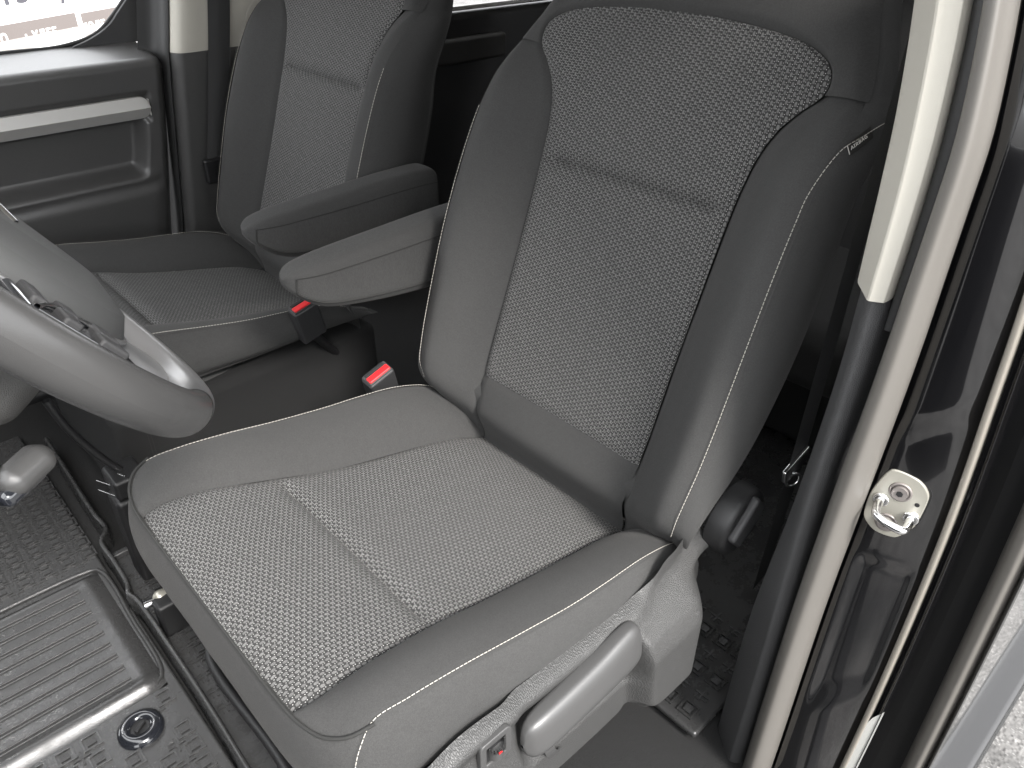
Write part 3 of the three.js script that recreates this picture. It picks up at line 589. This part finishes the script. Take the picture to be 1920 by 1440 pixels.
// rear seat in the dark behind the driver
{
  const r = thing('rear_bench', 'dark rear seat in the shade behind the nearer front seat', 'car seat', [-0.3, 0.05, -1.05]);
  mesh('backrest', boxUV(xf(rbox(0.95, 0.62, 0.14, 0.05, 5), [0, 0.50, -0.06], [-0.3, 0, 0])), M.fabric, r);
  mesh('seat_cushion', boxUV(xf(rbox(0.95, 0.14, 0.48, 0.05, 5), [0, 0.24, 0.22])), M.fabric, r);
  for (const x of [-0.25, 0.245]) mesh('headrest', xf(rbox(0.24, 0.17, 0.09, 0.04, 5), [x, 0.86, -0.16], [-0.25, 0, 0]), M.plastic, r);
  mesh('seat_base', boxUV(xf(rbox(0.85, 0.16, 0.40, 0.02), [0, 0.085, 0.18])), M.black, r);
}

// ------------------------------------------------------------------ near door pillar: trim, weatherstrip, painted jamb
{
  const P = thing('near_door_pillar', 'near door pillar with cream trim, pale rubber weatherstrip and glossy black jamb', 'door pillar', [0.40, 0.0, -0.06]);
  const L = (g) => g.translate(-0.40, 0, 0.06);
  const cv = (T, z, y0, y1, dx = 0) => { const a = []; for (let k = 0; k <= 24; k++) { const y = lerp(y0, y1, k / 24); a.push(V(tab(T, y) + dx, y, z)); } return a; };
  const tL = [[0.72, 0.344], [0.75, 0.343], [0.815, 0.341], [0.874, 0.338], [0.948, 0.330], [1.26, 0.285]];
  const tC = [[0.72, 0.369], [0.80, 0.3695], [0.868, 0.367], [0.953, 0.359], [1.26, 0.315]];
  const tR = [[0.72, 0.3805], [0.80, 0.382], [0.87, 0.381], [0.954, 0.374], [1.26, 0.330]];
  const lL = [[-0.1, 0.310], [0.0, 0.316], [0.265, 0.322], [0.45, 0.337], [0.624, 0.346], [0.74, 0.346]];
  const lC = [[-0.1, 0.352], [0.023, 0.357], [0.326, 0.362], [0.484, 0.364], [0.649, 0.370], [0.74, 0.371]];
  const lR = [[-0.1, 0.368], [0.034, 0.370], [0.331, 0.3725], [0.5, 0.3735], [0.651, 0.379], [0.741, 0.3805]];
  const sL = [[-0.1, 0.372], [0.03, 0.3735], [0.33, 0.377], [0.493, 0.382], [0.654, 0.389], [0.771, 0.393], [0.873, 0.395], [0.954, 0.388], [1.26, 0.345]];
  const sR = [[-0.1, 0.403], [0.072, 0.405], [0.355, 0.406], [0.512, 0.410], [0.666, 0.414], [0.778, 0.414], [0.876, 0.413], [0.956, 0.402], [1.26, 0.358]];
  const fL = [[-0.2, 0.466], [0.108, 0.472], [0.241, 0.475], [0.385, 0.476], [0.531, 0.4745], [0.654, 0.469], [0.753, 0.464], [0.95, 0.450], [1.26, 0.40]];
  const up = [0.727, 1.26], dn = [-0.1, 0.742];
  mesh('upper_trim', L(loft([cv(tL, -0.16, ...up, 0.002), cv(tL, -0.06, ...up), cv(tL, -0.032, ...up), cv(tL, -0.026, ...up, 0.003), cv(tC, 0.0, ...up, -0.0015), cv(tC, 0.0006, ...up, 0.0008), cv(tR, -0.005, ...up, -0.001), cv(tR, -0.012, ...up), cv(tR, -0.04, ...up)], 60, 64, false)), M.cream, P);
  mesh('lower_trim', L(loft([cv(lL, -0.16, ...dn, -0.004), cv(lL, -0.06, ...dn, -0.004), cv(lL, -0.042, ...dn, -0.001), cv(lL, -0.035, ...dn, 0.003), cv(lC, -0.010, ...dn, -0.006), cv(lC, -0.007, ...dn, 0.0), cv(lR, -0.013, ...dn, -0.003), cv(lR, -0.02, ...dn, -0.001), cv(lR, -0.045, ...dn)], 80, 64)), M.grainDark, P);
  mesh('seal_carrier', L(loft([cv(tR, -0.03, 0.70, 1.26), cv(tR, -0.014, 0.70, 1.26, 0.003), cv(sL, -0.014, 0.70, 1.26, -0.001), cv(sL, -0.03, 0.70, 1.26, 0.004)], 40, 20)), M.sealDark, P);
  const full = [-0.1, 1.26]; const mid = sL.map(([y], i) => [y, lerp(tab(sL, y), tab(sR, y), 0.5)]);
  mesh('weatherstrip', L(loft([cv(sL, -0.03, ...full, 0.004), cv(sL, -0.012, ...full), cv(mid, 0.004, ...full, -0.006), cv(mid, 0.006, ...full, 0.003), cv(sR, -0.006, ...full, -0.002), cv(sR, -0.016, ...full), cv(sR, -0.034, ...full, -0.003)], 90, 40)), M.seal, P, 'pale grey rubber weatherstrip');
  const jb = [-0.35, 1.26]; const jm = fL.map(([y]) => [y, lerp(tab(sR, y), tab(fL, y), 0.5)]);
  const jg = loft([cv(sR, -0.10, ...jb, -0.02), cv(sR, -0.045, ...jb, -0.010), cv(sR, -0.036, ...jb, 0.001), cv(jm, -0.040, ...jb), cv(fL, -0.053, ...jb, -0.008), cv(fL, -0.060, ...jb, -0.001), cv(fL, -0.10, ...jb, 0.006)], 260, 90);
  { // pressed steps in the sheet metal above and below the striker
    const p = jg.attributes.position;
    for (let i = 0; i < p.count; i++) {
      const x = p.getX(i), y = p.getY(i), k = sstep(0.412, 0.424, x) * sstep(0.470, 0.458, x);
      const arc = y + 0.9 * Math.pow((x - 0.44) * 6, 2) * 0.1;
      const d = 0.0045 * sstep(0.455, 0.43, arc) * sstep(0.20, 0.26, y - (x - 0.44) * 1.2) - 0.004 * sstep(0.60, 0.64, y - (x - 0.44) * 0.8) * sstep(0.92, 0.84, y) + 0.0004 * (n8(x * 2, y * 1.3) - 0.5);
      p.setZ(i, p.getZ(i) - d * k);
    }
    jg.computeVertexNormals();
  }
  const jamb = mesh('jamb', L(jg), M.paint, P, 'glossy black painted jamb');
  mesh('flange_strip', L(loft([cv(fL, -0.058, ...jb, -0.001), cv(fL, -0.049, ...jb, 0.0005), cv(fL, -0.0485, ...jb, 0.005), cv(fL, -0.053, ...jb, 0.0065), cv(fL, -0.11, ...jb, 0.0065)], 80, 30)), M.edge, jamb, 'thin beige flange strip');
  mesh('outer_return', L(loft([cv(fL, -0.055, ...jb, 0.008), cv(fL, -0.058, ...jb, 0.012), cv(fL, -0.052, ...jb, 0.0145), cv(fL, -0.065, ...jb, 0.017), cv(fL, -0.14, ...jb, 0.022)], 80, 30)), M.paint, jamb);
  // paper sticker low on the flange
  mesh('sticker', L(grid(10, 2, (u, v) => { const y = lerp(0.06, 0.24, u), k = u > 0.85 ? (1 - u) / 0.15 : 1; const x = lerp(tab(fL, y) + 0.0165 - 0.012 * k, tab(fL, y) + 0.0165, v); return [x, y, -0.0505 - (x - tab(fL, y) - 0.005) * 0.25, x, y]; })), std(0.38, 0.38, 0.36, 0.6), jamb, 'white paper sticker');
  // striker
  const S = thing('door_striker', 'zinc plated door striker loop bolted to the glossy black jamb', 'door striker', [0.432, 0.519, -0.0395]);
  S.rotation.set(0.0, 0.2, -0.10);
  const sp = new THREE.Shape(); const pts = [[-0.017, 0.036], [0.008, 0.037], [0.023, 0.024], [0.0245, -0.012], [0.014, -0.034], [-0.006, -0.037], [-0.021, -0.026], [-0.0245, 0.004]];
  const sm = new THREE.CatmullRomCurve3(pts.map((p) => V(p[0] * 0.92, p[1], 0)), true, 'catmullrom', 0.35).getPoints(60); sm.forEach((p, i) => i ? sp.lineTo(p.x, p.y) : sp.moveTo(p.x, p.y));
  mesh('plate', new THREE.ExtrudeGeometry(sp, { depth: 0.0025, bevelEnabled: true, bevelSize: 0.001, bevelThickness: 0.001, bevelSegments: 2 }), M.zinc, S);
  mesh('gasket', (() => { const g = new THREE.ExtrudeGeometry(sp, { depth: 0.002, bevelEnabled: false }); g.scale(1.1, 1.06, 1); g.translate(0.0006, 0, -0.003); return g; })(), M.plasticBlack, S);
  for (const [x, y] of [[-0.001, 0.018], [0.0, -0.022]]) {
    const b = mesh('bolt', merge([xf(new THREE.CylinderGeometry(0.0072, 0.0078, 0.004, 28), [x, y, 0.0055], [Math.PI / 2, 0, 0]), xf(new THREE.TorusGeometry(0.0092, 0.0014, 8, 32), [x, y, 0.004])]), M.bolt, S);
    mesh('socket', xf(new THREE.CylinderGeometry(0.0032, 0.0032, 0.001, 6), [x, y, 0.0078], [Math.PI / 2, 0, 0]), M.black, b);
  }
  mesh('loop', merge([tube([V(-0.013, 0.001, 0.003), V(-0.013, 0.0, 0.018), V(-0.011, -0.001, 0.026), V(-0.004, -0.002, 0.029), V(0.010, -0.004, 0.029), V(0.015, -0.005, 0.026), V(0.017, -0.005, 0.018), V(0.017, -0.005, 0.003)], 0.0042, 60, 14), xf(new THREE.TorusGeometry(0.006, 0.0018, 8, 24), [-0.013, 0.001, 0.0045]), xf(new THREE.TorusGeometry(0.006, 0.0018, 8, 24), [0.017, -0.005, 0.0045])]), M.chrome, S);
  mesh('pin_hole', xf(new THREE.CylinderGeometry(0.0022, 0.0022, 0.001, 16), [0.0165, 0.012, 0.0036], [Math.PI / 2, 0, 0]), M.black, S);
  // belt beside the seat
  const B = thing('near_seat_belt', 'black belt webbing hanging between the nearer seat and the cream pillar', 'seat belt', [0.302, 0.40, -0.12]);
  const LB = (g) => g.translate(-0.302, -0.40, 0.12);
  mesh('webbing', LB(loft([[V(0.304, 1.15, -0.11), V(0.303, 0.85, -0.104), V(0.301, 0.455, -0.092), V(0.296, 0.25, -0.09)], [V(0.299, 1.15, -0.150), V(0.298, 0.85, -0.148), V(0.298, 0.455, -0.136), V(0.292, 0.25, -0.13)]], 30, 6)), M.webbing, B);
  mesh('belt_tongue', LB(merge([xf(rbox(0.006, 0.02, 0.05, 0.002), [0.303, 0.455, -0.105], [0.3, 0, 0]), xf(new THREE.TorusGeometry(0.009, 0.0018, 8, 20), [0.307, 0.438, -0.098], [0, 1.2, 0])])), M.chrome, B);
}

// ------------------------------------------------------------------ near sliding door outside, sill step
{
  const S = thing('near_sliding_door', 'glossy black sliding door edge at the lower right mirroring the asphalt', 'car door', [0.53, -0.2, -0.9]);
  const L = (g) => g.translate(-0.53, 0.2, 0.9);
  const xs = (y) => tab([[-0.25, 0.550], [-0.1, 0.553], [0.1, 0.5525], [0.35, 0.551], [0.6, 0.546], [0.8, 0.535], [1.2, 0.46]], y);
  const ys = []; for (let k = 0; k <= 24; k++) ys.push(lerp(-0.24, 1.2, k / 24));
  const cv = (dx, z) => ys.map((y) => V(xs(y) + dx, y, z));
  mesh('leading_edge_seal', L(loft([cv(-0.030, -0.12), cv(-0.027, -0.085), cv(-0.020, -0.064), cv(-0.012, -0.060), cv(-0.006, -0.068), cv(-0.004, -0.085)], 60, 30)), M.seal, S, 'grey rubber seal on the leading edge');
  mesh('leading_edge', L(loft([cv(-0.006, -0.085), cv(-0.004, -0.066), cv(-0.0015, -0.062), cv(0.0, -0.066)], 60, 12)), M.paint, S);
  mesh('outer_skin', L(loft([cv(0, -0.066), cv(0.001, -0.2), cv(0.002, -0.6), cv(0.002, -1.2), cv(0, -2.0)], 60, 60)), M.paint, S, 'glossy black outer skin');
  mesh('edge_return', L(loft([cv(-0.030, -0.12), cv(-0.045, -0.125), cv(-0.075, -0.125)], 40, 6)), M.plasticBlack, S);
  mesh('inner_trim', L(boxUV(xf(rbox(0.05, 1.0, 1.6, 0.02), [0.40, 0.35, -1.15]))), M.plasticBlack, S);
  const T = thing('sill_step', 'matte grey sill step running along the lower right corner above the asphalt', 'side step', [0.55, -0.24, -0.6]);
  mesh('step_top', boxUV(xf(rbox(0.070, 0.06, 2.6, 0.012, 4), [0, 0.012, 0])), M.plastic, T);
  mesh('step_lip', xf(rbox(0.006, 0.006, 2.6, 0.002), [0.0335, 0.036, 0]), M.grain, T);
}

// driver's door standing open beside the camera: the jamb mirrors it
{
  const D = thing('driver_door', 'dark driver door standing open, mirrored in the glossy jamb', 'car door', [0.52, -0.15, 1.08]);
  D.rotation.set(0, Math.atan2(0.906, -0.42) , 0); // leaf runs outwards and back from its hinge along local +z
  mesh('trim_panel', boxUV(xf(rbox(0.06, 0.88, 1.0, 0.03, 4), [-0.03, 0.46, 0.5])), M.plasticBlack, D);
  mesh('outer_skin', boxUV(xf(rbox(0.03, 0.92, 1.04, 0.012, 3), [0.025, 0.46, 0.51])), M.paint, D);
  mesh('window_frame', merge([xf(rbox(0.04, 0.05, 0.86, 0.012), [0, 1.30, 0.58]), xf(rbox(0.04, 0.44, 0.05, 0.012), [0, 1.10, 1.0])]), M.plasticBlack, D);
}

// ------------------------------------------------------------------ rubber floor mats
const squareGeo = (() => { const s = new THREE.Shape(); const o = 0.0120, i = 0.0092; s.moveTo(-o, -o); s.lineTo(o, -o); s.lineTo(o, o); s.lineTo(-o, o); s.closePath(); const h = new THREE.Path(); h.moveTo(-i, -i); h.lineTo(-i, i); h.lineTo(i, i); h.lineTo(i, -i); h.closePath(); s.holes.push(h);
  const ring = new THREE.ExtrudeGeometry(s, { depth: 0.003, bevelEnabled: false }); ring.rotateX(-Math.PI / 2);
  const pad = new THREE.BoxGeometry(0.0115, 0.003, 0.0115); pad.translate(0, 0.0015, 0); return merge([ring, pad]); })();
const crossGeo = (() => { const a = new THREE.BoxGeometry(0.022, 0.0028, 0.0028), b = new THREE.BoxGeometry(0.0028, 0.003, 0.022); a.translate(0, 0.00075, 0); b.translate(0, 0.0008, 0); const c = new THREE.BoxGeometry(0.008, 0.0014, 0.0018), d = new THREE.BoxGeometry(0.0018, 0.0014, 0.008); c.translate(0.006, 0.0007, 0.0065); d.translate(-0.0065, 0.0007, 0.006); return merge([a, b, c, d]); })();
{
  const Mt = thing('front_floor_mat', 'shiny black moulded rubber mat with ribs and raised squares before the seat', 'floor mat', [-0.35, 0.05, 0.85]);
  const L = (g) => g.translate(0.35, -0.05, -0.85);
  mesh('mat_sheet', L(boxUV(xf(rbox(1.36, 0.012, 0.80, 0.004), [-0.37, 0.044, 0.885]))), M.rubberMat, Mt);
  // raised ribbed heel pad with rolled sides
  const hx = 0.135, cx = -0.400, z0 = 0.513, z1 = 1.05;
  const pad = mesh('heel_pad', L(grid(60, 40, (u, v) => {
    const a = u * 2 - 1, x = cx + a * (hx + 0.012), dx = hx + 0.012 - Math.abs(x - cx), z = lerp(z0 - 0.014, z1, v), dz = z - (z0 - 0.014);
    const y = 0.050 + 0.013 * sstep(0, 0.018, dx) * sstep(0, 0.016, dz) - 0.004 * sstep(0.016, 0.034, dx) * sstep(0.014, 0.036, dz); return [x, y, z, x, z];
  })), M.rubberMat, Mt);
  for (let k = 0; k < 9; k++) for (const o of [-0.003, 0.003]) mesh('rib', L(xf(rbox(0.0022, 0.003, 0.48, 0.0009, 2), [cx - hx + 0.024 + k * (2 * hx - 0.048) / 8 + o, 0.0600, 0.775])), M.rubberMat, pad);
  // raised border beside the pad and the standing lip towards the seat
  mesh('border_ridge', L(tube([V(-0.555, 0.052, 1.0), V(-0.556, 0.052, 0.52), V(-0.548, 0.052, 0.497), V(-0.40, 0.052, 0.493), V(-0.275, 0.052, 0.499), V(-0.262, 0.052, 0.512)], 0.0035, 60, 8)), M.rubberMat, Mt);
  const wob = [V(-0.95, 0.05, 0.452), V(-0.66, 0.05, 0.458), V(-0.60, 0.05, 0.457), V(-0.58, 0.05, 0.472), V(-0.517, 0.05, 0.473), V(-0.45, 0.05, 0.476), V(-0.43, 0.05, 0.482), V(-0.41, 0.05, 0.477), V(-0.282, 0.05, 0.475), V(-0.15, 0.05, 0.476), V(0.0, 0.05, 0.480), V(0.28, 0.05, 0.482)];
  mesh('rear_lip', L(sweep(wob, [[-0.004, -0.004], [-0.004, 0.030], [-0.002, 0.034], [0.002, 0.034], [0.004, 0.030], [0.006, -0.004]], 120)), M.rubberMat, Mt);
  // fixing clip
  const c = mesh('fixing_clip', L((() => { const g = new THREE.LatheGeometry([[0.0125, 0.004], [0.014, 0.010], [0.022, 0.011], [0.0285, 0.007], [0.030, 0.0]].map((p) => new THREE.Vector2(p[0], p[1])), 48); g.translate(-0.208, 0.050, 0.555); return g; })()), M.pianoBlack, Mt, 'round black twist clip');
  mesh('clip_slot', L(merge([xf(new THREE.CylinderGeometry(0.0125, 0.0125, 0.002, 32), [-0.208, 0.054, 0.555]), xf(rbox(0.006, 0.006, 0.018, 0.0015), [-0.208, 0.0565, 0.555], [0, 0.6, 0])])), M.plasticBlack, c);
  // flat tongue of the mat running under the seat
  mesh('seat_flap', L(boxUV(xf(rbox(0.72, 0.010, 0.15, 0.003), [-0.20, 0.046, 0.398]))), M.rubberMat, Mt);
  mesh('flap_ridge', L(xf(rbox(0.012, 0.012, 0.075, 0.003), [-0.556, 0.055, 0.434])), M.rubberMat, Mt);
  const place = (x, z, y = 0.0500) => { for (const [g, n, ox, oz] of [[squareGeo, 'raised_square', 0, 0], [crossGeo, 'raised_cross', 0.0165, 0.0165]]) { const m = mesh(n, g, M.rubberMat, Mt); m.position.set(x + ox + 0.35, y - 0.05, z + oz - 0.85); m.rotation.y = 0; } };
  for (let i = 0; i < 8; i++) for (let j = 0; j < 8; j++) { const x = -0.235 + i * 0.033, z = 0.512 + j * 0.033; if (Math.hypot(x - -0.208, z - 0.555) < 0.045) continue; if (x > 0.02) continue; place(x, z); }
  for (let i = 0; i < 11; i++) for (let j = 0; j < 5; j++) place(-0.60 - i * 0.033, 0.495 + j * 0.033);
  for (let i = 0; i < 11; i++) for (let j = 0; j < 2; j++) place(-0.51 + i * 0.033, 0.405 + j * 0.033, 0.0510);
  const Rm = thing('rear_floor_mat', 'black rubber mat in the shade behind the nearer seat by the door sill', 'floor mat', [0.0, 0.04, -0.35]);
  mesh('mat_sheet', boxUV(xf(rbox(0.62, 0.012, 0.72, 0.005), [0.0, 0.008, 0.0])), M.rubberMat, Rm);
  for (let i = 0; i < 4; i++) for (let j = 0; j < 6; j++) { const m = mesh(j % 2 ? 'raised_cross' : 'raised_square', j % 2 ? crossGeo : squareGeo, M.rubberMat, Rm); m.position.set(0.28 - i * 0.033, 0.0142, 0.335 - j * 0.033); }
}
// metal bolt of the seat rail in front of the seat, floor lever between the seats
{
  const b = thing('rail_bolt', 'small chrome bolt and rounded cover sticking out under the front of the cushion', 'bolt', [-0.365, 0.10, 0.455]);
  mesh('bolt_pin', xf(new THREE.CylinderGeometry(0.006, 0.006, 0.022, 20), [-0.002, 0.0, 0.010], [Math.PI / 2, 0, 0.1]), M.chrome, b);
  mesh('cover', merge([xf(new THREE.CapsuleGeometry(0.0105, 0.020, 8, 20), [0.002, 0.004, -0.012], [1.3, 0, 0])]), M.zinc, b);
  mesh('bracket', xf(rbox(0.030, 0.065, 0.045, 0.006), [0.018, -0.020, -0.010]), M.plasticBlack, b);
  const f = thing('seat_adjuster_bracket', 'small dark bracket with shiny metal edges low between the front seats', 'bracket', [-0.52, 0.05, 0.42]);
  mesh('bracket_body', merge([xf(rbox(0.05, 0.17, 0.06, 0.008), [0.03, 0.085, 0.0]), xf(rbox(0.06, 0.035, 0.05, 0.006), [0.025, 0.19, 0.0])]), M.plasticBlack, f);
  for (const [y, z] of [[0.205, 0.012], [0.19, 0.026], [0.172, 0.028]]) mesh('metal_edge', xf(rbox(0.055, 0.0022, 0.003, 0.0008), [0.02, y, z], [0, 0.3, 0.15]), M.chrome, f);
  mesh('lever_arm', tube([V(0.0, 0.35, 0.06), V(0.005, 0.29, 0.045), V(0.015, 0.23, 0.018), V(0.02, 0.20, 0.0)], 0.006, 30, 12), M.plasticBlack, f);
}

// ------------------------------------------------------------------ shop sign outside the far window
{
  const S = thing('shop_sign', 'white sign board with a grey lettered band outside the far window', 'sign', [-3.5, -0.42, -0.2]);
  S.rotation.y = Math.atan2(0.866, -0.5) ;
  const c = document.createElement('canvas'); c.width = 2048; c.height = 1024; const g = c.getContext('2d'); // 2.4 m x 1.2 m
  const X = (u) => (u + 1.0) / 2.4 * 2048, Y = (y) => (1.12 - y) / 1.2 * 1024, k = 2048 / 2.4;
  g.fillStyle = '#f4f3f0'; g.fillRect(0, 0, 2048, 1024);
  g.fillStyle = '#6d6663'; g.fillRect(X(-1), Y(0.497), X(0.462) - X(-1), Y(0.435) - Y(0.497)); g.fillRect(X(0.492), Y(0.489), X(1.3) - X(0.492), Y(0.43) - Y(0.489));
  g.fillStyle = '#a29d98'; g.fillRect(X(-1), Y(0.437), X(0.462) - X(-1), Y(0.388) - Y(0.437)); g.fillRect(X(0.492), Y(0.432), X(1.3) - X(0.492), Y(0.38) - Y(0.432));
  g.fillStyle = '#f4f3f0'; g.font = 'bold ' + Math.round(0.060 * k) + 'px sans-serif'; g.textBaseline = 'alphabetic';
  g.fillText('МЯСО', X(-0.115), Y(0.424), 0.235 * k); g.fillText('·', X(0.145), Y(0.421)); g.fillText('ХЛЕБ', X(0.185), Y(0.412), 0.205 * k); g.fillText('·', X(0.42), Y(0.41)); g.fillText('КОЛБ', X(0.48), Y(0.404), 0.22 * k);
  g.fillStyle = '#4a4a50'; g.font = 'bold ' + Math.round(0.15 * k) + 'px sans-serif'; g.fillText('1', X(0.06), Y(0.568)); g.fillText('3', X(0.155), Y(0.568)); g.fillText('3', X(0.265), Y(0.566)); g.fillText('/', X(0.395), Y(0.54));
  const t = new THREE.CanvasTexture(c); t.colorSpace = THREE.SRGBColorSpace; t.anisotropy = 8;
  mesh('board_face', (() => { const p = new THREE.PlaneGeometry(2.4, 1.2); p.translate(0.2, 0.94, 0); return p; })(), std(1, 1, 1, 0.7, { map: t }), S);
  mesh('board', xf(rbox(2.44, 1.24, 0.03, 0.004), [0.2, 0.94, -0.02]), M.silver, S);
  for (const x of [-0.8, 1.2]) mesh('leg', xf(rbox(0.05, 0.36, 0.03, 0.004), [x, 0.165, -0.02]), M.bolt, S);
}

renderer.render(scene, camera);
